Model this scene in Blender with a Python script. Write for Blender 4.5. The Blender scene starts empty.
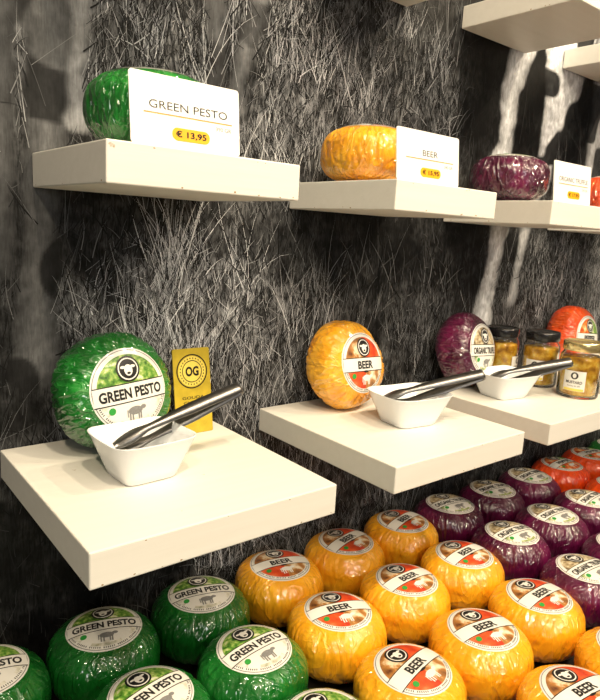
import bpy, math, random
import numpy as np
from mathutils import Vector, Matrix, noise
random.seed(7)
Z0=1.5; WALL=0.70
scn=bpy.context.scene
try: scn.view_settings.view_transform='Standard'
except Exception: pass

# ------------------------------------------------------------ materials
MATS={}
def nt(name):
    m=bpy.data.materials.new(name); m.use_nodes=True
    MATS[name]=m
    return m,m.node_tree,m.node_tree.nodes['Principled BSDF']
def setp(b,**k):
    for a,v in k.items():
        a=a.replace('_',' ')
        if a in b.inputs: b.inputs[a].default_value=v
def c4(c): return (c[0],c[1],c[2],1)
def simple(name,col,rough=.5,var=.06,scale=60,metal=0,**k):
    m,t,b=nt(name); setp(b,Roughness=rough,Metallic=metal,**k)
    n=t.nodes.new('ShaderNodeTexNoise'); n.inputs['Scale'].default_value=scale; n.inputs['Detail'].default_value=4
    tc=t.nodes.new('ShaderNodeTexCoord'); t.links.new(tc.outputs['Object'],n.inputs['Vector'])
    r=t.nodes.new('ShaderNodeValToRGB'); r.color_ramp.elements[0].position=.3; r.color_ramp.elements[1].position=.7
    r.color_ramp.elements[0].color=c4([x*(1-var) for x in col]); r.color_ramp.elements[1].color=c4([min(1,x*(1+var)) for x in col])
    t.links.new(n.outputs['Fac'],r.inputs['Fac']); t.links.new(r.outputs['Color'],b.inputs['Base Color'])
    return m
def ramp_mat(name,stops,scale=200,rough=.4,detail=5,coat=.4):
    m,t,b=nt(name); setp(b,Roughness=rough,Coat_Weight=coat,Coat_Roughness=.1)
    tc=t.nodes.new('ShaderNodeTexCoord')
    n=t.nodes.new('ShaderNodeTexNoise'); n.inputs['Detail'].default_value=detail; o=n.outputs['Fac']
    n.inputs['Scale'].default_value=scale
    t.links.new(tc.outputs['Object'],n.inputs['Vector'])
    r=t.nodes.new('ShaderNodeValToRGB'); el=r.color_ramp.elements
    el[0].position=stops[0][0]; el[0].color=c4(stops[0][1]); el[1].position=stops[-1][0]; el[1].color=c4(stops[-1][1])
    for p,c in stops[1:-1]:
        e=el.new(p); e.color=c4(c)
    t.links.new(o,r.inputs['Fac']); t.links.new(r.outputs['Color'],b.inputs['Base Color'])
    return m
def wax(name,col,dark,light,wrap=.3,rough=.34,spec=.35):
    m,t,b=nt(name); setp(b,Roughness=rough,Coat_Weight=1.0,Coat_Roughness=.02,Coat_IOR=1.75,Specular_IOR_Level=spec)
    N=t.nodes.new; L=t.links.new
    tc=N('ShaderNodeTexCoord'); oi=N('ShaderNodeObjectInfo')
    ad=N('ShaderNodeVectorMath'); ad.operation='MULTIPLY_ADD'; ad.inputs[1].default_value=(3,3,3)
    L(oi.outputs['Location'],ad.inputs[0]); L(tc.outputs['Object'],ad.inputs[2]); P=ad.outputs[0]
    n=N('ShaderNodeTexNoise'); n.inputs['Scale'].default_value=24; n.inputs['Detail'].default_value=3; n.inputs['Distortion'].default_value=.6
    L(P,n.inputs['Vector'])
    r=N('ShaderNodeValToRGB'); e=r.color_ramp.elements
    e[0].position=.28; e[0].color=c4(dark); e[1].position=.75; e[1].color=c4(light); k=e.new(.52); k.color=c4(col)
    L(n.outputs['Fac'],r.inputs['Fac']); L(r.outputs['Color'],b.inputs['Base Color'])
    # creases of the shrink wrap: ridged noise, stretched down the sides
    mp=N('ShaderNodeMapping'); mp.inputs['Scale'].default_value=(1,1,.45); L(P,mp.inputs['Vector'])
    hs=[]
    for sc,dist,ww in ((16,2.4,1.7),(38,2.2,.75),(80,1.2,.15)):
        n2=N('ShaderNodeTexNoise'); n2.inputs['Scale'].default_value=sc; n2.inputs['Detail'].default_value=1.0; n2.inputs['Distortion'].default_value=dist
        L(mp.outputs[0],n2.inputs['Vector'])
        s_=N('ShaderNodeMath'); s_.operation='SUBTRACT'; s_.inputs[1].default_value=.5; L(n2.outputs['Fac'],s_.inputs[0])
        ab=N('ShaderNodeMath'); ab.operation='ABSOLUTE'; L(s_.outputs[0],ab.inputs[0])
        mn=N('ShaderNodeMath'); mn.operation='MINIMUM'; mn.inputs[1].default_value=.07; L(ab.outputs[0],mn.inputs[0])
        mu=N('ShaderNodeMath'); mu.operation='MULTIPLY'; mu.inputs[1].default_value=-12*ww; L(mn.outputs[0],mu.inputs[0]); hs.append(mu.outputs[0])
    ma=N('ShaderNodeMath'); ma.operation='ADD'; L(hs[0],ma.inputs[0]); L(hs[1],ma.inputs[1])
    mb_=N('ShaderNodeMath'); mb_.operation='ADD'; L(ma.outputs[0],mb_.inputs[0]); L(hs[2],mb_.inputs[1])
    bp=N('ShaderNodeBump'); bp.inputs['Strength'].default_value=.9; bp.inputs['Distance'].default_value=.0016*wrap
    L(mb_.outputs[0],bp.inputs['Height']); L(bp.outputs[0],b.inputs['Coat Normal'])
    bp2=N('ShaderNodeBump'); bp2.inputs['Strength'].default_value=.45; bp2.inputs['Distance'].default_value=.0010*wrap
    L(mb_.outputs[0],bp2.inputs['Height']); L(bp2.outputs[0],b.inputs['Normal'])
    return m
wax('wax_green',(.005,.125,.014),(.003,.070,.007),(.012,.19,.024),.75)
wax('wax_orange',(.93,.42,.012),(.85,.33,.008),(.96,.50,.024),.75)
wax('wax_purple',(.085,.003,.036),(.040,.001,.016),(.16,.006,.065),.75)
wax('wax_red',(.86,.080,.006),(.74,.05,.005),(.94,.13,.012),.75)
wax('wrap_green',(.005,.16,.014),(.003,.075,.006),(.025,.30,.04),1.5)
wax('wrap_orange',(.93,.42,.014),(.83,.29,.008),(.96,.53,.04),1.5)
wax('wrap_purple',(.075,.003,.032),(.028,.001,.011),(.16,.006,.06),1.5)
wax('wrap_red',(.87,.09,.008),(.70,.05,.006),(.94,.18,.03),1.5)
simple('label_white',(.80,.79,.75),.3,.03,Coat_Weight=.6,Coat_Roughness=.06)
simple('ink_black',(.012,.012,.012),.35,.1)
simple('ink_grey',(.22,.22,.22),.4,.15,400)
simple('ink_green',(.03,.30,.05),.4,.1)
ramp_mat('photo_herb',[(.3,(.02,.07,.01)),(.45,(.10,.26,.03)),(.58,(.35,.48,.12)),(.7,(.7,.72,.5))],160)
ramp_mat('photo_nuts',[(.3,(.16,.20,.10)),(.5,(.6,.58,.48)),(.7,(.82,.8,.74))],140)
ramp_mat('photo_beer',[(.3,(.10,.03,.01)),(.48,(.45,.2,.05)),(.56,(.75,.6,.4)),(.66,(.85,.8,.7))],55)
ramp_mat('photo_hops',[(.3,(.45,.03,.01)),(.55,(.72,.09,.02)),(.75,(.8,.3,.12))],60)
ramp_mat('photo_truffle',[(.3,(.05,.03,.015)),(.5,(.45,.35,.2)),(.7,(.75,.72,.55))],150)
ramp_mat('photo_moss',[(.3,(.06,.10,.03)),(.5,(.35,.42,.16)),(.7,(.78,.77,.6))],130)
ramp_mat('photo_pepper',[(.3,(.4,.02,.01)),(.5,(.8,.2,.03)),(.7,(.85,.7,.4))],110)
simple('card_white',(.84,.84,.84),.45,.015,20)
simple('pill_yellow',(.92,.42,.008),.5,.03)
simple('gold_card',(.52,.39,.035),.3,.12,90)
simple('gold_bright',(.80,.64,.12),.3,.08,90)
simple('porcelain',(.82,.85,.88),.12,.01,10,Coat_Weight=.6,Coat_Roughness=.04)
simple('steel',(.24,.235,.23),.34,.08,200,metal=1)
simple('lid_black',(.012,.012,.013),.22,.1)
simple('lid_gold',(.75,.62,.30),.25,.05,60,metal=.8)
ramp_mat('mustard',[(.3,(.26,.09,.006)),(.48,(.70,.34,.02)),(.6,(.86,.54,.06)),(.72,(.90,.74,.25))],75,.2,6,1.0)
simple('dark_wood',(.012,.009,.007),.5,.3,12)
simple('plaster',(.30,.29,.28),.8,.05,8)
simple('floor_wood',(.08,.05,.03),.5,.25,5)
simple('ceiling_paint',(.04,.038,.035),.8,.03,8)
m,t,b=nt('jar_glass'); setp(b,Roughness=.02,Transmission_Weight=1.0,IOR=1.3,Base_Color=(.97,.98,.94,1))
n=t.nodes.new('ShaderNodeTexNoise'); n.inputs['Scale'].default_value=30
bp=t.nodes.new('ShaderNodeBump'); bp.inputs['Strength'].default_value=.04; t.links.new(n.outputs['Fac'],bp.inputs['Height']); t.links.new(bp.outputs[0],b.inputs['Normal'])
# painted shelf wood
m,t,b=nt('shelf_paint'); setp(b,Roughness=.45,Specular_IOR_Level=.4)
N=t.nodes.new; L=t.links.new
tc=N('ShaderNodeTexCoord'); oi=N('ShaderNodeObjectInfo'); ad=N('ShaderNodeVectorMath'); ad.operation='ADD'; L(oi.outputs['Location'],ad.inputs[0]); L(tc.outputs['Object'],ad.inputs[1])
mp=N('ShaderNodeMapping'); mp.inputs['Scale'].default_value=(1.6,26,26); L(ad.outputs[0],mp.inputs['Vector'])
n=N('ShaderNodeTexNoise'); n.inputs['Scale'].default_value=4; n.inputs['Detail'].default_value=5; L(mp.outputs[0],n.inputs['Vector'])
r=N('ShaderNodeValToRGB'); e=r.color_ramp.elements; e[0].position=.2; e[0].color=(.73,.715,.66,1); e[1].position=.8; e[1].color=(.77,.755,.705,1)
L(n.outputs['Fac'],r.inputs['Fac'])
n3=N('ShaderNodeTexNoise'); n3.inputs['Scale'].default_value=60; n3.inputs['Detail'].default_value=7; L(ad.outputs[0],n3.inputs['Vector'])
r3=N('ShaderNodeValToRGB'); e=r3.color_ramp.elements; e[0].position=.725; e[0].color=(0,0,0,1); e[1].position=.75; e[1].color=(.7,.7,.7,1)
L(n3.outputs['Fac'],r3.inputs['Fac'])
mx=N('ShaderNodeMix'); mx.data_type='RGBA'; L(r3.outputs['Color'],mx.inputs[0]); L(r.outputs['Color'],mx.inputs[6]); mx.inputs[7].default_value=(.30,.19,.09,1)
L(mx.outputs[2],b.inputs['Base Color'])
bp=N('ShaderNodeBump'); bp.inputs['Strength'].default_value=.4; bp.inputs['Distance'].default_value=.0008; L(n.outputs['Fac'],bp.inputs['Height']); L(bp.outputs[0],b.inputs['Normal'])
simple('chip_wood',(.34,.22,.10),.7,.3,200)
# mural print
m,t,b=nt('mural_print'); setp(b,Roughness=.5,Specular_IOR_Level=.2)
N=t.nodes.new; L=t.links.new
at=N('ShaderNodeVertexColor'); at.layer_name='Col'
tc=N('ShaderNodeTexCoord')
acc=[]
for rot,sc in ((.3,(520,1,60)),(-.35,(600,1,75)),(0,(160,1,110))):
    mp=N('ShaderNodeMapping'); mp.inputs['Rotation'].default_value=(0,rot,0); mp.inputs['Scale'].default_value=sc
    L(tc.outputs['Object'],mp.inputs['Vector'])
    n=N('ShaderNodeTexNoise'); n.inputs['Scale'].default_value=1; n.inputs['Detail'].default_value=4; n.inputs['Roughness'].default_value=.6; n.inputs['Distortion'].default_value=.4
    L(mp.outputs[0],n.inputs['Vector']); acc.append(n.outputs['Fac'])
a=N('ShaderNodeMath'); a.operation='ADD'; L(acc[0],a.inputs[0]); L(acc[1],a.inputs[1])
a2=N('ShaderNodeMath'); a2.operation='ADD'; L(a.outputs[0],a2.inputs[0]); L(acc[2],a2.inputs[1])
mr=N('ShaderNodeMapRange'); mr.inputs[1].default_value=1.25; mr.inputs[2].default_value=1.85; mr.inputs[3].default_value=.12; mr.inputs[4].default_value=2.2
L(a2.outputs[0],mr.inputs[0])
ms=N('ShaderNodeMix'); ms.data_type='FLOAT'; L(at.outputs['Alpha'],ms.inputs[0]); ms.inputs[2].default_value=1.0; L(mr.outputs[0],ms.inputs[3])
mu=N('ShaderNodeMix'); mu.data_type='RGBA'; mu.blend_type='MULTIPLY'; mu.inputs[0].default_value=1
L(at.outputs['Color'],mu.inputs[6]); L(ms.outputs[0],mu.inputs[7]); L(mu.outputs[2],b.inputs['Base Color'])
m,t,b=nt('mural_blades'); setp(b,Roughness=.6,Specular_IOR_Level=.2)
at=t.nodes.new('ShaderNodeVertexColor'); at.layer_name='Col'; t.links.new(at.outputs['Color'],b.inputs['Base Color'])

# ------------------------------------------------------------ mesh builder
class MB:
    def __init__(s): s.v=[]; s.f=[]; s.m=[]; s.sm=[]; s.names=[]
    def mi(s,n):
        if n not in s.names: s.names.append(n)
        return s.names.index(n)
    def add(s,vs,fs,mat,M=None,smooth=True):
        o=len(s.v); i=s.mi(mat)
        for p in vs:
            p=Vector(p)
            s.v.append(tuple(M@p) if M is not None else tuple(p))
        for f in fs: s.f.append([o+k for k in f]); s.m.append(i); s.sm.append(smooth)
    def mesh(s,name):
        me=bpy.data.meshes.new(name); me.from_pydata(s.v,[],s.f)
        for n in s.names: me.materials.append(MATS[n])
        me.polygons.foreach_set('material_index',s.m); me.polygons.foreach_set('use_smooth',s.sm)
        me.update(); return me
def obj(name,me,M=None,parent=None):
    o=bpy.data.objects.new(name,me); scn.collection.objects.link(o)
    if M is not None: o.matrix_world=M
    if parent: o.parent=parent
    return o
def lathe(prof,seg=48):
    vs=[];fs=[]
    n=len(prof)
    for (r,z) in prof:
        for k in range(seg):
            a=2*math.pi*k/seg; vs.append((r*math.cos(a),r*math.sin(a),z))
    for i in range(n-1):
        for k in range(seg):
            k2=(k+1)%seg; fs.append((i*seg+k,i*seg+k2,(i+1)*seg+k2,(i+1)*seg+k))
    fs.append(tuple(reversed(range(seg)))); fs.append(tuple(range((n-1)*seg,n*seg)))
    return vs,fs
def box(x0,x1,y0,y1,z0,z1,bev=.0015,seg=2):
    import bmesh
    bm=bmesh.new(); bmesh.ops.create_cube(bm,size=1)
    for v in bm.verts: v.co=Vector(((x0+x1)/2+v.co.x*(x1-x0),(y0+y1)/2+v.co.y*(y1-y0),(z0+z1)/2+v.co.z*(z1-z0)))
    if bev: bmesh.ops.bevel(bm,geom=bm.edges[:],offset=bev,segments=seg,affect='EDGES',profile=.5)
    bmesh.ops.recalc_face_normals(bm,faces=bm.faces[:])
    bm.verts.index_update(); vs=[tuple(v.co) for v in bm.verts]; fs=[[v.index for v in f.verts] for f in bm.faces]; bm.free()
    return vs,fs
TC={}
def text2d(s,off=0.0):
    k=(s,off)
    if k in TC: return TC[k]
    cu=bpy.data.curves.new('t','FONT'); cu.body=s; cu.offset=off; cu.resolution_u=3
    o=bpy.data.objects.new('t',cu); scn.collection.objects.link(o)
    dg=bpy.context.evaluated_depsgraph_get(); me=bpy.data.meshes.new_from_object(o.evaluated_get(dg))
    vs=np.array([v.co[:2] for v in me.vertices]); fs=[list(p.vertices) for p in me.polygons]
    mn=vs.min(0); mx=vs.max(0); vs=(vs-(mn+mx)/2)/(mx-mn)
    bpy.data.objects.remove(o); bpy.data.meshes.remove(me); bpy.data.curves.remove(cu)
    TC[k]=(vs,fs); return TC[k]
def textgeo(s,cx,cy,w,h,off=0.02,rot=0):
    vs,fs=text2d(s,off); ca,sa=math.cos(rot),math.sin(rot)
    return [(cx+x*w*ca-y*h*sa,cy+x*w*sa+y*h*ca) for x,y in vs],fs
def disc2d(cx,cy,r,rings=3,seg=32,sy=1.0,r0=0):
    vs=[];fs=[]
    rs=[r0+(r-r0)*i/rings for i in range(rings+1)]
    for q in rs:
        for k in range(seg):
            a=2*math.pi*k/seg; vs.append((cx+q*math.cos(a),cy+q*sy*math.sin(a)))
    for i in range(rings):
        for k in range(seg):
            k2=(k+1)%seg; fs.append((i*seg+k,(i+1)*seg+k,(i+1)*seg+k2,i*seg+k2))
    return vs,fs
def grid2d(x0,x1,y0,y1,nx,ny):
    vs=[(x0+(x1-x0)*i/nx,y0+(y1-y0)*j/ny) for j in range(ny+1) for i in range(nx+1)]
    fs=[(j*(nx+1)+i,j*(nx+1)+i+1,(j+1)*(nx+1)+i+1,(j+1)*(nx+1)+i) for j in range(ny) for i in range(nx)]
    return vs,fs
# ------------------------------------------------------------ cheese
R,H,NN=.0624,.0405,2.7
RL=.0422
def surf(x,y):
    q=min(.999,math.hypot(x,y)/R); return H*(1-q**NN)**(1/NN)
FL={'green':dict(t='GREEN PESTO',top=('photo_herb','photo_herb'),bot=('photo_nuts','photo_nuts')),
    'orange':dict(t='BEER',top=('photo_beer','photo_hops'),bot=('photo_hops','photo_beer')),
    'purple':dict(t='ORGANIC TRUFFLE',top=('photo_truffle','photo_truffle'),bot=('photo_moss','photo_moss')),
    'red':dict(t='PEPPER',top=('photo_pepper','photo_herb'),bot=('photo_pepper','photo_pepper'))}
def cheese_mesh(flav,wrapped,seed):
    mb=MB(); NR=80; seg=190
    vs=[];fs=[]
    for i in range(NR+1):
        t=-math.pi/2+math.pi*i/NR
        r=R*max(0,math.cos(t))**(2/NN); z=H*abs(math.sin(t))**(2/NN)*(1 if t>0 else -1)
        if i in(0,NR): r=.0006
        for k in range(seg):
            a=2*math.pi*k/seg; p=Vector((r*math.cos(a),r*math.sin(a),z))
            side=min(1,max(0,(r/R-.70)/.14)) if z>0 else min(1,r/R)
            am=(.0034 if wrapped else .0022)*side
            d=noise.noise(p*24+Vector((seed*7,0,0)))*am
            ca,sa=math.cos(a),math.sin(a)
            q1=noise.noise(Vector((ca*6,sa*6,z*22+seed)))
            q2=noise.noise(Vector((ca*11+4,sa*11,z*45+seed*3)))
            d-=am*.7*max(0,1-abs(q1)*7)+am*.38*max(0,1-abs(q2)*7)
            q=p+p.normalized()*d; vs.append(tuple(q))
    for i in range(NR):
        for k in range(seg):
            k2=(k+1)%seg; fs.append((i*seg+k,i*seg+k2,(i+1)*seg+k2,(i+1)*seg+k))
    fs.append(tuple(reversed(range(seg)))); fs.append(tuple(range(NR*seg,(NR+1)*seg)))
    mb.add(vs,fs,('wrap_' if wrapped else 'wax_')+flav)
    def put(g,mat,off):
        v2,f=g; mb.add([(x,y,surf(x,y)+off) for x,y in v2],f,mat,None,True)
    F=FL[flav]; r=RL
    put(disc2d(0,0,r,12,64),'label_white',.0003)
    put(disc2d(0,0,r*.965,1,64,r0=r*.945),'ink_grey',.00045)
    v2,f=disc2d(0,0,r*.85,10,64)
    groups={}
    for q in f:
        cx=sum(v2[i][0] for i in q)/4; cy=sum(v2[i][1] for i in q)/4
        k=F['top'] if cy>0 else F['bot']
        mt=k[0] if cx<0 else k[1]
        if cy<-.2*r and (flav in('green','purple')) and abs(cx)<.62*r and cy>-.72*r: mt='label_white'
        groups.setdefault(mt,[]).append(q)
    for mt,q in groups.items(): mb.add([(x,y,surf(x,y)+.0005) for x,y in v2],q,mt)
    put(grid2d(-r*.95,r*.95,-r*.27,r*.15,24,3),'label_white',.0007)
    put(grid2d(-r*.95,r*.95,r*.15,r*.175,24,1),'ink_black',.0008)
    put(grid2d(-r*.95,r*.95,-r*.29,-r*.265,24,1),'ink_black',.0008)
    w={'green':1.66,'orange':.74,'purple':1.70,'red':1.0}[flav]
    put(textgeo(F['t'],0,-r*.07,r*w,r*.26,.035),'ink_black',.0010)
    if flav=='orange': put(disc2d(0,-.29*r,.12*r,1,10,sy=.3),'ink_black',.0010)
    put(disc2d(0,.50*r,.31*r,3,32),'ink_black',.0011)
    put(disc2d(0,.50*r,.265*r,1,32,r0=.235*r),'label_white',.0013)
    put(disc2d(0,.47*r,.11*r,2,16,sy=1.25),'label_white',.0013)
    put(disc2d(-.13*r,.55*r,.07*r,1,10,sy=.5),'label_white',.0013)
    put(disc2d(.13*r,.55*r,.07*r,1,10,sy=.5),'label_white',.0013)
    put(disc2d(0,.40*r,.05*r,1,10,sy=.6),'ink_black',.0015)
    cm='ink_grey' if flav in('green','purple') else 'label_white'
    put(disc2d(.02*r,-.50*r,.19*r,3,20,sy=.52),cm,.0009)
    for lx in(-.13,-.06,.10,.16): put(grid2d((lx-.018)*r,(lx+.018)*r,-.72*r,-.52*r,1,2),cm,.0010)
    put(disc2d(.24*r,-.45*r,.075*r,1,12,sy=.7),cm,.0010)
    put(grid2d(-.2*r,-.175*r,-.64*r,-.46*r,1,2),cm,.0010)
    put(disc2d(-.56*r,-.42*r,.085*r,1,16),'ink_green',.0011)
    for k in range(44):
        a=math.radians(198+144*k/43)
        if k%7==5: continue
        rr=.895*r; cx,cy=rr*math.cos(a),rr*math.sin(a); ux,uy=-math.sin(a),math.cos(a); nx,ny=math.cos(a),math.sin(a)
        w2,h2=.011*r,.022*r
        q=[(cx+ux*s1*w2+nx*s2*h2,cy+uy*s1*w2+ny*s2*h2) for s1,s2 in((-1,-1),(1,-1),(1,1),(-1,1))]
        put((q,[(0,1,2,3)]),'ink_black',.0007)
    return mb.mesh('cheese_'+flav)
CH={}
for fl in FL:
    for wr in(0,1): CH[fl,wr]=cheese_mesh(fl,wr,len(CH)+1)
def place_flat(fl,wr,x,y,z,rot,sc=1,szz=1):
    M=Matrix.Translation((x,y,z))@Matrix.Rotation(rot,4,'Z')@Matrix.Diagonal((sc,sc,szz,1)); return obj('cheese_wheel',CH[fl,wr],M)
def place_stand(fl,x,zs,lean=10,twist=0,roll=0,sc=1.03,dy=0):
    a=math.radians(lean); s,c=math.sin(a),math.cos(a); mm=NN/(NN-1); r,h=R*sc,H*.92*sc
    sd=((r*c)**mm+(h*s)**mm)**(1/mm); sb=((r*s)**mm+(h*c)**mm)**(1/mm)
    B=Matrix(((1,0,0,0),(0,s,-c,0),(0,c,s,0),(0,0,0,1)))
    M=Matrix.Translation((x,WALL-sb-.008-dy,zs+sd-.0005))@Matrix.Rotation(math.radians(twist),4,'Z')@B@Matrix.Rotation(math.radians(roll),4,'Z')@Matrix.Diagonal((sc,sc,sc*.92,1))
    return obj('cheese_wheel',CH[fl,1],M)

# ------------------------------------------------------------ room
def boxobj(name,b,mat,bev=0):
    mb=MB(); v,f=box(*b,bev=bev); mb.add(v,f,mat,None,False); return obj(name,mb.mesh(name))
boxobj('wall_back',(-2.2,4.2,WALL+.004,WALL+.12,0,2.9),'plaster')
boxobj('floor',(-2.2,4.2,-3.2,WALL+.12,-.08,0),'floor_wood')
boxobj('ceiling',(-2.2,4.2,-3.2,WALL+.12,2.9,3.0),'ceiling_paint')

# ------------------------------------------------------------ mural (flat print on the wall)
X0,X1,ZA,ZB=-.6,2.5,-.75,.85
def vnoise(x,z,s,seed):
    r=np.random.default_rng(seed); G=r.random((256,256))
    xs=x/s+100; zs=z/s+300; xi=np.floor(xs).astype(int); zi=np.floor(zs).astype(int); fx=xs-xi; fz=zs-zi
    fx=fx*fx*(3-2*fx); fz=fz*fz*(3-2*fz); g=lambda a,b:G[a%256,b%256]
    return (g(xi,zi)*(1-fx)+g(xi+1,zi)*fx)*(1-fz)+(g(xi,zi+1)*(1-fx)+g(xi+1,zi+1)*fx)*fz
BP=np.array([(.174,.184,.28),(.212,.198,.28),(.246,.162,.28),(.186,.122,.22),(.284,.21,.36),(.343,.203,.42),(.367,.235,.36),(.414,.218,.32),(.465,.206,.32),(.448,.248,.25),(.527,.218,.36),(.633,.239,.36),(.778,.268,.28),(.816,.334,.05),(.628,.29,.18),(.548,.159,.42),(.551,.121,.28),(.679,.18,.40),(.835,.204,.28),(.2,.086,.08),(.197,-.036,.03),(.239,-.024,.04),(.175,-.12,.03),
(.284,-.011,.03),(.334,-.092,.90),(.29,-.10,.50),(.432,-.095,.90),(.38,-.13,.75),(.48,-.10,.42),(.40,-.055,.38),(.429,-.005,.07),(.35,.02,.03),(.526,-.027,.05),(.769,-.021,.015),(.70,.03,.015),(.617,-.01,.02),(.665,-.10,.09),(.60,-.13,.22),(.861,-.14,.18),(.469,-.235,.20),(.229,-.101,.18),(.26,-.17,.2),(.182,-.22,.06),(.177,-.361,.02),(.2,-.443,.02),(.25,-.40,.03),(.336,-.464,.08),(.462,-.442,.42),(.532,-.397,.42),(.583,-.328,.22),(.722,-.442,.18),
(.913,.295,.006),(.93,.2025,.006),(1.104,.334,.006),(1.08,.25,.006),(1.10,.17,.02),(.97,.35,.006),(1.313,.259,.02),(1.26,.18,.02),(.937,.018,.02),(.95,-.08,.04),(1.262,-.01,.5),(1.4,0.0,.5),(1.33,-.08,.4),(1.075,.002,.05),(1.204,-.094,.42),(1.066,-.11,.25),(.35,.1,.2),(.3,-.3,.10),(.9,-.4,.10),(1.5,-.4,.15),(1.6,.3,.1),(0,0,.15),(0,.4,.3),(0,-.5,.1),(.5,.5,.2),(1.2,.6,.05),(.5,-1,.1),(1.5,-1,.1)])
def bright(x,z):
    num=0;den=0
    for bx,bz,bv in BP:
        w=1/((x-bx)**2+(z-bz)**2+.0009)**1.8; num=num+w*bv; den=den+w
    return num/den
def seg_d(x,z,pts):
    best=None
    for (ax,az,ar),(bx,bz,br) in zip(pts,pts[1:]):
        dx,dz=bx-ax,bz-az; tt=np.clip(((x-ax)*dx+(z-az)*dz)/(dx*dx+dz*dz),0,1)
        d=np.hypot(x-ax-tt*dx,z-az-tt*dz)-(ar+(br-ar)*tt)
        best=d if best is None else np.minimum(best,d)
    return best
LEGS=[([(.20,.42,.036),(.212,.23,.030),(.225,.17,.026),(.213,.07,.02),(.208,-.03,.019),(.203,-.12,.022),(.20,-.16,.03)],.13,.8,.010),
 ([(.165,.45,.03),(.17,.23,.02),(.172,.1,.014),(.168,-.05,.012)],.24,.6,.010),
 ([(.25,.35,.018),(.255,.22,.013),(.247,.14,.009),(.25,.105,.014)],.45,.5,.008),
 ([(.395,.45,.03),(.41,.274,.018),(.42,.207,.012),(.412,.165,.010),(.416,.145,.015)],.20,.5,.008),
 ([(.50,.45,.032),(.48,.287,.018),(.458,.213,.013),(.446,.165,.011),(.45,.143,.016)],.25,.5,.008),
 ([(1.10,.55,.07),(1.055,.36,.040),(1.022,.27,.028),(1.026,.17,.021),(1.012,.14,.030)],1.0,.12,.008),
 ([(1.20,.60,.16),(1.20,.38,.085),(1.19,.27,.055),(1.165,.18,.032),(1.16,.12,.028)],.95,.96,.008),
 ([(1.42,.6,.14),(1.37,.3,.06),(1.35,.18,.035),(1.355,.08,.03)],.6,.9,.010),
 ([(1.06,.11,.04),(1.036,.05,.033),(1.030,-.034,.024),(1.016,-.10,.025),(1.01,-.145,.034)],1.0,.15,.008),
 ([(1.14,.11,.03),(1.12,.024,.018),(1.108,-.06,.014),(1.10,-.11,.02)],.5,.4,.008)]
def mural_val(x,z):
    v=bright(x,z)
    v=v*(.12+1.7*vnoise(x,z,.028,1))*(.3+1.3*vnoise(x,z,.009,2))*.34
    legm=np.zeros_like(x)
    for pts,val,patch,soft in LEGS:
        wob=(vnoise(x,z,.02,9)-.5)*.008
        d=seg_d(x,z,pts)+wob
        a=np.clip(.5-d/soft,0,1); a=a*a*(3-2*a)
        shade=np.clip(-d/.02,0,1)*.6+.4
        pt=np.clip((vnoise(x,z,.06,int(val*100))-.42)*22,0,1)
        lv=val*shade*(1-patch+patch*pt)*(.72+.5*vnoise(x,z,.008,4))*.85
        v=v*(1-a)+lv*a; legm=np.maximum(legm,a)
    v=np.where(np.abs(x-.882)<.002,.006,v)
    return v,legm
st=.0032
nx=int((X1-X0)/st)
zc=np.concatenate([np.linspace(-Z0+.001,ZA,40,endpoint=False),np.linspace(ZA,ZB,int((ZB-ZA)/st)),np.linspace(ZB,1.39,25)[1:]]); nz=len(zc)
gx,gz=np.meshgrid(np.linspace(X0,X1,nx),zc)
val,legm=mural_val(gx,gz)
vv=np.stack([gx.ravel(),np.full(gx.size,WALL),gz.ravel()+Z0],1)
ii=np.arange(nx*nz).reshape(nz,nx)
ff=np.stack([ii[:-1,:-1].ravel(),ii[:-1,1:].ravel(),ii[1:,1:].ravel(),ii[1:,:-1].ravel()],1)
def npmesh(name,V,F,colors,mat,alpha=None):
    me=bpy.data.meshes.new(name); me.vertices.add(len(V)); me.vertices.foreach_set('co',V.astype(np.float32).ravel())
    me.loops.add(F.size); me.loops.foreach_set('vertex_index',F.astype(np.int32).ravel())
    me.polygons.add(len(F)); me.polygons.foreach_set('loop_start',np.arange(0,F.size,4,dtype=np.int32)); me.polygons.foreach_set('loop_total',np.full(len(F),4,dtype=np.int32))
    me.update(calc_edges=True); me.validate()
    ca=me.color_attributes.new('Col','FLOAT_COLOR','POINT')
    al=np.ones_like(colors) if alpha is None else alpha
    C=np.stack([colors*.95,colors*.98,colors*1.03,al],1); ca.data.foreach_set('color',C.astype(np.float32).ravel())
    me.materials.append(MATS[mat]); return me
mural=obj('grass_field_photo_mural',npmesh('mural_sheet',vv,ff,np.clip(val.ravel(),.003,.95),'mural_print',1-legm.ravel()*.75))
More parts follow.
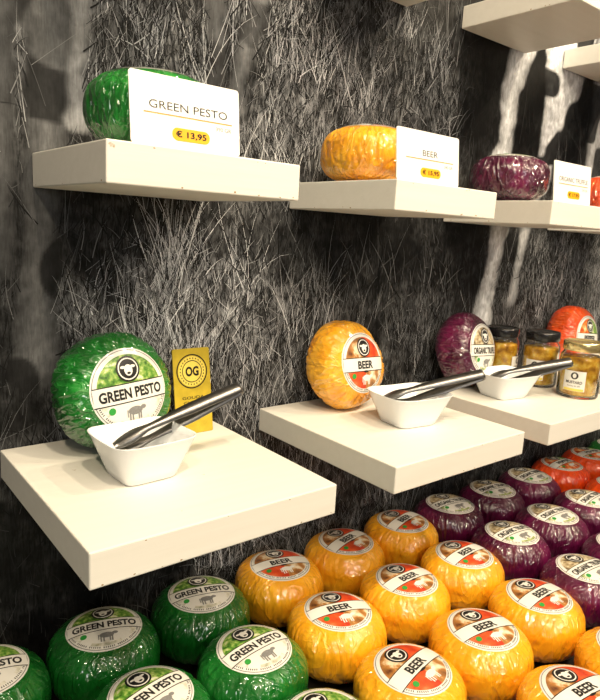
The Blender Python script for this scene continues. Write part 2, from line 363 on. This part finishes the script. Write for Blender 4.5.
def blades(N,l0,l1,w0,w1,zlo,zhi,lean,bmul,seed,tuft=0,pw=1.0,curve=.5):
    r=np.random.default_rng(seed)
    x=r.uniform(.05,1.75,N); z=r.uniform(zlo,zhi,N)
    if tuft:
        cx=r.uniform(.05,1.75,tuft); cz=r.uniform(zlo,zhi,tuft); k=r.integers(0,tuft,N); x=cx[k]+r.normal(0,.014,N); z=cz[k]+r.normal(0,.008,N)
    ln=r.uniform(l0,l1,N); th=r.normal(0,lean,N); cv=r.normal(0,curve,N); w=r.uniform(w0,w1,N)
    S=5; P=np.zeros((N,S+1,2)); P[:,0,0]=x; P[:,0,1]=z
    for s in range(S):
        a=th+cv*(s/S)**1.5
        P[:,s+1,0]=P[:,s,0]+np.sin(a)*ln/S; P[:,s+1,1]=P[:,s,1]+np.cos(a)*ln/S
    B,lm=mural_val(P[:,3,0],P[:,3,1]); b0=bright(x,z)
    keep=(lm<.3)&(r.random(N)<np.clip(b0*3.0+.02,0,1))
    col=np.clip((b0*1.25+.008)*(r.random(N)**pw)*1.6*bmul,.005,.9)
    P=P[keep]; w=w[keep]; col=col[keep]; n=len(P)
    T=np.zeros_like(P); T[:,:-1]=P[:,1:]-P[:,:-1]; T[:,-1]=T[:,-2]; T/=np.linalg.norm(T,axis=2,keepdims=True)+1e-9
    Nn=np.stack([T[:,:,1],-T[:,:,0]],2); wt=w[:,None]*(1-(np.arange(S+1)/S)[None,:]**2*.9)
    A=P-Nn*wt[:,:,None]*.5; Bv=P+Nn*wt[:,:,None]*.5
    y=WALL-r.uniform(.0003,.0016,n)
    V=np.zeros((n,S+1,2,3)); V[:,:,0,0]=A[:,:,0]; V[:,:,0,2]=A[:,:,1]+Z0; V[:,:,1,0]=Bv[:,:,0]; V[:,:,1,2]=Bv[:,:,1]+Z0; V[:,:,:,1]=y[:,None,None]
    base=(np.arange(n)*(S+1)*2)[:,None]+(np.arange(S)*2)[None,:]
    F=np.stack([base,base+1,base+3,base+2],2).reshape(-1,4)
    C=np.repeat(col,(S+1)*2)
    return V.reshape(-1,3),F,C
sets=[blades(70000,.010,.028,.0004,.0009,-.7,.5,.6,.85,11,0,2.4),blades(18000,.03,.06,.0005,.0012,-.7,.45,.42,1.25,12,460,2.2),
      blades(20000,.02,.05,.0006,.0018,-.7,.45,.45,.03,15,0),blades(2400,.07,.14,.0004,.0010,-.6,.3,.3,1.9,13,150,1.0)]
Vs=[];Fs=[];Cs=[];o=0
for V,F,C in sets: Vs.append(V);Fs.append(F+o);Cs.append(C);o+=len(V)
bl=obj('printed_blades',npmesh('printed_blades',np.concatenate(Vs),np.concatenate(Fs),np.concatenate(Cs),'mural_blades'),None,mural)

# ------------------------------------------------------------ shelves
def shelf(x0,x1,y0,z0,z1,seed=0):
    rr=random.Random(seed)
    mb=MB(); v,f=box(x0,x1,y0,WALL-.002,z0,z1,bev=.0013,seg=2)
    cx=(x0+x1)/2; cy=(y0+WALL)/2; cz=(z0+z1)/2
    v=[(a-cx,b_-cy,c-cz) for a,b_,c in v]
    mb.add(v,f,'shelf_paint',None,False)
    def chip(px,py,pz,n1,n2,s):
        c=Vector((px,py,pz)); k=7; q=[]
        for i in range(k):
            a=2*math.pi*i/k; rad=s*rr.uniform(.5,1.1); q.append(tuple(c+n1*math.cos(a)*rad*1.6+n2*math.sin(a)*rad))
        mb.add(q,[tuple(range(k))],'chip_wood',None,False)
    w,d,h=(x1-x0)/2,(WALL-y0)/2,(z1-z0)/2
    X=Vector((1,0,0));Y=Vector((0,1,0));Zv=Vector((0,0,1))
    for i in range(6): chip(rr.uniform(-w+.004,w-.004),-d-.0001,-h+rr.uniform(.0015,.003),X,Zv,rr.uniform(.0004,.0010))
    for i in range(3): chip(rr.uniform(-w+.004,w-.004),-d-.0001,h-rr.uniform(.0015,.003),X,Zv,rr.uniform(.0004,.0008))
    for i in range(3): chip(-w-.0001,rr.uniform(-d+.004,d-.01),-h+rr.uniform(.0015,.003),Y,Zv,rr.uniform(.0004,.0010))
    for i in range(2): chip(rr.uniform(-w+.02,w-.02),rr.uniform(-d+.02,0),h+.0001,X,Y,rr.uniform(.0004,.0008))
    return obj('floating_shelf',mb.mesh('floating_shelf'),Matrix.Translation((cx,cy,cz)))
ZL=Z0-.250; ZU=Z0+.0635; sd_=0
for x0,x1 in((.160,.4145),(.502,.757),(.822,1.08),(1.165,1.42)): sd_+=1; shelf(x0,x1,.436,ZL-.032,ZL,sd_)
for x0,x1 in((.2005,.3975),(.5365,.729),(.867,1.067),(1.197,1.397)): sd_+=1; shelf(x0,x1,.502,ZU-.0345,ZU,sd_)
for x0,x1 in((.2005,.4005),(.5365,.7365),(.867,1.05),(1.18,1.38)): sd_+=1; shelf(x0,x1,.502,Z0+.333,Z0+.3665,sd_)

# ------------------------------------------------------------ cheeses
TOP=Z0-.455; TAB=TOP-2*H-.0005
pitch=.1262
cols={-2:'green',-1:'green',0:'green',1:'green',2:'orange',3:'orange',4:'orange',5:'purple',6:'purple',7:'purple',8:'red',9:'red',10:'green',11:'green'}
for j,y in enumerate((.632,.506,.380,.254)):
    for i,fl in cols.items():
        if j>=2 and i>8: continue
        if j==3 and i<0: continue
        x=.250+pitch*i+random.uniform(-.0012,.0012)-(.004*j)
        o=place_flat(fl,0,x,y+random.uniform(-.001,.001),TOP-H,math.radians(random.uniform(-18,12)))
place_stand('green',.266,ZL,14,7,3,1.06)
place_stand('orange',.616,ZL,15,6,-3,1.02)
place_stand('purple',.902,ZL,12,8,-5,1.02)
place_stand('red',1.266,ZL,8,0,-5,1.03)
for fl,x,y,rt in(('green',.279,.582,.2),('orange',.600,.614,.5),('purple',.915,.612,-.3),('red',1.262,.612,.1)):
    place_flat(fl,1,x,y,ZU+H*.92-.0003,rt,1,.92)
mb=MB(); v,f=box(-.25,1.95,.10,WALL-.004,TAB-.035,TAB,bev=.002); mb.add(v,f,'dark_wood',None,False)
for lx in(-.2,.85,1.9):
    for ly in(.14,.62):
        v,f=box(lx-.03,lx+.03,ly-.03,ly+.03,0,TAB-.034,bev=.002); mb.add(v,f,'dark_wood',None,False)
v,f=box(-.24,1.94,.12,.14,TAB-.6,TAB-.03,bev=.002); mb.add(v,f,'dark_wood',None,False)
obj('display_table',mb.mesh('display_table'))

# ------------------------------------------------------------ price cards
def rrect(w,h,r,n=6):
    pts=[]
    for cx,cy,a0 in((w/2-r,h/2-r,0),(-w/2+r,h/2-r,90),(-w/2+r,-h/2+r,180),(w/2-r,-h/2+r,270)):
        for k in range(n+1):
            a=math.radians(a0+90*k/n); pts.append((cx+r*math.cos(a),cy+r*math.sin(a)))
    return pts
def card(x,y,z,title,price,w=.108,h=.0585,lean=6,twist=0,sub='390 GR'):
    mb=MB(); p=rrect(w,h,.003); n=len(p)
    mb.add([(a,b_,0) for a,b_ in p]+[(a,b_,-.0012) for a,b_ in p],[tuple(range(n)),tuple(reversed(range(n,2*n)))]+[(i,n+i,n+(i+1)%n,(i+1)%n) for i in range(n)],'card_white',None,False)
    def put(g,mat,o): mb.add([(a,b_,o) for a,b_ in g[0]],g[1],mat,None,False)
    tw={11:.076,4:.027,15:.084}.get(len(title),.05)
    put(textgeo(title,.002,.0045,tw,.0066,-.004),'ink_black',.0002)
    put(grid2d(-.041,.045,-.0032,-.0024,1,1),'pill_yellow',.0002)
    put(grid2d(-.041,.045,-.0026,-.0021,1,1),'ink_grey',.00025)
    put(textgeo(sub,.036,-.0080,.016,.0034,-.002),'ink_grey',.0002)
    q=[(a+.003,b_-.0175) for a,b_ in rrect(.037,.0108,.0053)]; mb.add([(a,b_,.0002) for a,b_ in q],[tuple(range(len(q)))],'pill_yellow',None,False)
    put(textgeo('€ '+price,.003,-.0175,.030,.0064,.025),'ink_black',.0004)
    a=math.radians(lean); s,c=math.sin(a),math.cos(a)
    mb.add([(.02,-h/2+.003,-.016),(-.02,-h/2+.003,-.016),(-.02,h/2-.022,-.0014),(.02,h/2-.022,-.0014)],[(1,0,3,2)],'card_white',None,False)
    B=Matrix(((1,0,0,0),(0,s,-c,0),(0,c,s,0),(0,0,0,1)))
    return obj('price_card',mb.mesh('price_card'),Matrix.Translation((x,y+s*h/2,z+c*h/2+.0004))@Matrix.Rotation(math.radians(twist),4,'Z')@B)
card(.2765,.507,ZU,'GREEN PESTO','13,95',.106)
card(.597,.507,ZU,'BEER','15,95',.112)
card(.931,.507,ZU,'ORGANIC TRUFFLE','17,95',.108)
card(1.27,.507,ZU,'PEPPER','14,95')

# gold emblem card
mb=MB(); w,h=.050,.104; p=rrect(w,h,.002); n=len(p)
mb.add([(a,b_,0) for a,b_ in p]+[(a,b_,-.0015) for a,b_ in p],[tuple(range(n)),tuple(reversed(range(n,2*n)))]+[(i,n+i,n+(i+1)%n,(i+1)%n) for i in range(n)],'gold_card',None,False)
def put(g,mat,o): mb.add([(a,b_,o) for a,b_ in g[0]],g[1],mat,None,False)
put(disc2d(0,.024,.021,1,40,r0=.0195),'ink_black',.0002)
put(disc2d(0,.024,.0185,2,40),'gold_bright',.0002)
put(disc2d(0,.024,.0135,1,40,r0=.0125),'ink_black',.0004)
for k in range(26):
    a=2*math.pi*k/26; put(grid2d(.016*math.cos(a)-.0006,.016*math.cos(a)+.0006,.024+.016*math.sin(a)-.0009,.024+.016*math.sin(a)+.0009,1,1),'ink_black',.0004)
put(textgeo('OG',0,.024,.018,.012,.04),'ink_black',.0004)
for k,yy in enumerate((-.008,-.014,-.02)): put(textgeo(('GOUDA','CHEESE','TASTING')[k],0,yy,.03-.003*k,.0035,.01),'ink_black',.0003)
a=math.radians(9); s,c=math.sin(a),math.cos(a)
obj('emblem_card',mb.mesh('emblem_card'),Matrix.Translation((.369,.645+s*h/2,ZL+c*h/2+.0004))@Matrix(((1,0,0,0),(0,s,-c,0),(0,c,s,0),(0,0,0,1))))

# ------------------------------------------------------------ bowls
def bowl():
    mb=MB(); seg=64
    prof=[(.0,.0),(.020,.0),(.0265,.0),(.0285,.0012),(.0315,.010),(.0365,.024),(.0410,.036),(.0443,.0445),(.0450,.0458),(.0447,.0464),(.0436,.0458),(.0395,.0375),(.0350,.0255),(.0300,.0120),(.0260,.0058),(.015,.0042),(.0,.004)]
    vs=[];fs=[]
    for r,z in prof:
        ex=6
        for k in range(seg):
            a=2*math.pi*k/seg; ca,sa=math.cos(a),math.sin(a)
            q=1/((abs(ca)**ex+abs(sa)**ex)**(1/ex)); zz=z+(z/.046)**3*.0010*((q-1)/.28)
            vs.append((max(r,.0002)*q*ca,max(r,.0002)*q*sa,zz))
    n=len(prof)
    for i in range(n-1):
        for k in range(seg):
            k2=(k+1)%seg; fs.append((i*seg+k,i*seg+k2,(i+1)*seg+k2,(i+1)*seg+k))
    mb.add(vs,fs,'porcelain'); return mb.mesh('bowl')
bm_=bowl()
for x,y,rt,sx,sz in((.2600,.560,3,1.0,.94),(.6440,.547,-8,1.12,.92),(.905,.570,-8,1.10,.86)):
    obj('tasting_bowl',bm_,Matrix.Translation((x,y,ZL+.0003))@Matrix.Rotation(math.radians(rt),4,'Z')@Matrix.Diagonal((sx,.92,sz,1)))
# ------------------------------------------------------------ tongs
def tongs(L=.15):
    mb=MB()
    def arm(sgn):
        pts=[];wd=[]; n=30
        for i in range(n+1):
            u=i/n; x=L*(1-u)
            y=sgn*(.004+.0095*math.sin(min(1,u*1.15)*math.pi*.5) -.006*max(0,(u-.78)/.22))
            pts.append((x,y)); wd.append(.0066 if u<.4 else .0066-.0028*min(1,(u-.4)/.3) if u<.75 else .0038+.0028*math.sin((u-.75)/.25*math.pi))
        return pts,wd
    a,wa=arm(1); b_,wb=arm(-1)
    bend=[(L+.004*math.sin(t),.004*math.cos(t)) for t in [math.pi*k/10 for k in range(1,10)]]
    path=list(reversed(a))+bend+b_; wid=list(reversed(wa))+[.0066]*9+wb
    vs=[];fs=[];th=.0007; n=len(path)
    for i,(x,y) in enumerate(path):
        p0=path[max(0,i-1)];p1=path[min(n-1,i+1)]; tx,ty=p1[0]-p0[0],p1[1]-p0[1]; l=math.hypot(tx,ty)+1e-9; nx_,ny_=-ty/l*th,tx/l*th
        w=wid[i]
        vs+=[(x+nx_,y+ny_,-w),(x+nx_*2.2,y+ny_*2.2,0),(x+nx_,y+ny_,w),(x-nx_,y-ny_,w),(x+nx_*.2,y+ny_*.2,0),(x-nx_,y-ny_,-w)]
    for i in range(n-1):
        for k in range(6):
            k2=(k+1)%6; fs.append((i*6+k,i*6+k2,(i+1)*6+k2,(i+1)*6+k))
    fs.append((0,1,2,3,4,5)); fs.append(tuple(reversed(range((n-1)*6,n*6))))
    mb.add(vs,fs,'steel'); return mb.mesh('tongs')
tg=tongs()
def place_tongs(tip,end,roll):
    tip=Vector(tip);end=Vector(end); X=(end-tip).normalized(); Y=Vector((0,0,1)).cross(X).normalized(); Zv=X.cross(Y)
    M=Matrix((( X.x,Y.x,Zv.x,tip.x),(X.y,Y.y,Zv.y,tip.y),(X.z,Y.z,Zv.z,tip.z),(0,0,0,1)))@Matrix.Rotation(math.radians(roll),4,'X')
    obj('serving_tongs',tg,M@Matrix.Diagonal(((end-tip).length/.1545,1,1,1)))
place_tongs((.238,.575,ZL+.025),(.374,.557,ZL+.077),-48)
place_tongs((.615,.570,ZL+.025),(.724,.488,ZL+.072),-48)
place_tongs((.884,.585,ZL+.024),(.974,.495,ZL+.066),-48)

# ------------------------------------------------------------ jars
def jar(lid,h=.098,r=.0315):
    mb=MB()
    g=[(.001,0),(r*.88,0),(r*.97,.0015),(r,.005),(r,h*.70),(r*.98,h*.75),(r*.88,h*.80),(r*.84,h*.83),(r*.84,h*.97)]
    gi=[(r*.80,h*.97),(r*.80,h*.83),(r*.93,h*.74),(r*.945,h*.70),(r*.945,.006),(r*.88,.0035),(.001,.0035)]
    v,f=lathe(g+gi,48); mb.add(v,f[:-2],'jar_glass')
    c=[(.001,.0045),(r*.86,.0045),(r*.925,.008),(r*.925,h*.68),(r*.90,h*.72),(r*.5,h*.73),(.001,h*.735)]
    v,f=lathe(c,48); mb.add(v,f,'mustard')
    l=[(.001,h*.84),(r*.90,h*.84),(r*.93,h*.85),(r*.93,h*.97),(r*.90,h*1.0),(r*.80,h*1.005),(r*.78,h*.99),(.001,h*.99)]
    v,f=lathe(l,64); mb.add(v,f,lid)
    vs=[];fs=[];n=24; R2=r+.0003
    for k in range(n+1):
        a=math.radians(-90-30+60*k/n); vs+=[(R2*math.cos(a),R2*math.sin(a),h*.14),(R2*math.cos(a),R2*math.sin(a),h*.50)]
    for k in range(n): fs.append((2*k,2*k+2,2*k+3,2*k+1))
    mb.add(vs,fs,'label_white')
    def wrap(g,mat,R3):
        mb.add([(R3*math.cos(-math.pi/2+x/R3),R3*math.sin(-math.pi/2+x/R3),h*.32+y) for x,y in g[0]],g[1],mat)
    wrap(disc2d(0,.009,.006,3,24),'ink_black',R2+.0002); wrap(disc2d(0,.009,.003,2,16,sy=1.3),'label_white',R2+.0004)
    wrap(textgeo('MUSTARD',0,-.002,.026,.005,.02),'ink_black',R2+.0003)
    wrap(textgeo('honey & dill',0,-.0085,.020,.0033,0),'ink_black',R2+.0003)
    wrap(grid2d(-.016,.016,-.0165,-.0125,12,1),'gold_bright',R2+.0002)
    return mb.mesh('jar')
jb=jar('lid_black'); jg=jar('lid_gold',.094,.0335)
for me,x,y,rt in((jb,1.005,.648,15),(jb,1.040,.588,-75),(jg,1.030,.508,-75)):
    obj('mustard_jar',me,Matrix.Translation((x,y,ZL+.0003))@Matrix.Rotation(math.radians(rt),4,'Z'))

# ------------------------------------------------------------ lights
def area(name,loc,tgt,size,pw,col,sy=None):
    l=bpy.data.lights.new(name,'AREA'); l.size=size; l.energy=pw; l.color=col; l.shape='DISK'
    if sy: l.shape='RECTANGLE'; l.size_y=sy
    o=bpy.data.objects.new(name,l); scn.collection.objects.link(o); o.location=loc
    o.rotation_euler=(Vector(tgt)-Vector(loc)).to_track_quat('-Z','Y').to_euler()
    return o
warm=(1,.82,.57)
for k,(x,y,p) in enumerate(((-.5,-.5,9),(.1,-.3,11),(.75,-.3,11),(1.4,-.3,12),(1.9,-.3,11),(-.6,-1.5,8))):
    area('ceiling_spot',(x,y,2.75),(x*.8+.2,.6,1.2),.08,p*1.15,warm)
area('highlight_strip',(.3,-.55,2.78),(.45,.5,1.0),1.5,14,(1,.86,.66),.07)  # added strip light, makes long highlight streaks on the cheese rims
area('highlight_strip',(.9,-1.5,2.78),(.7,.5,1.0),1.5,16,(1,.86,.66),.07)  # second added strip, further back, for the same streaks
area('gloss_fill',(-.9,-2.3,1.9),(.6,.6,1.2),.8,13,(1,.97,.93),.6)  # added soft fill behind the camera, shaped to reflect as gloss on cheese sides
w=bpy.data.worlds.new('World'); scn.world=w; w.use_nodes=True
bg=w.node_tree.nodes['Background']; bg.inputs[0].default_value=(1,.92,.80,1); bg.inputs[1].default_value=.09

# ------------------------------------------------------------ camera
cam=bpy.data.cameras.new('Camera'); co=bpy.data.objects.new('Camera',cam); scn.collection.objects.link(co); scn.camera=co
cam.sensor_fit='VERTICAL'; cam.sensor_height=36; cam.lens=627/700*36; cam.clip_start=.02
d1=Vector((787,-75,627)).normalized(); up=d1.cross(Vector((-514,-148,627))).normalized(); d2=up.cross(d1).normalized()
Rm=Matrix(((d1.x,-d1.y,-d1.z,0),(d2.x,-d2.y,-d2.z,0),(up.x,-up.y,-up.z,Z0),(0,0,0,1)))
co.matrix_world=Rm
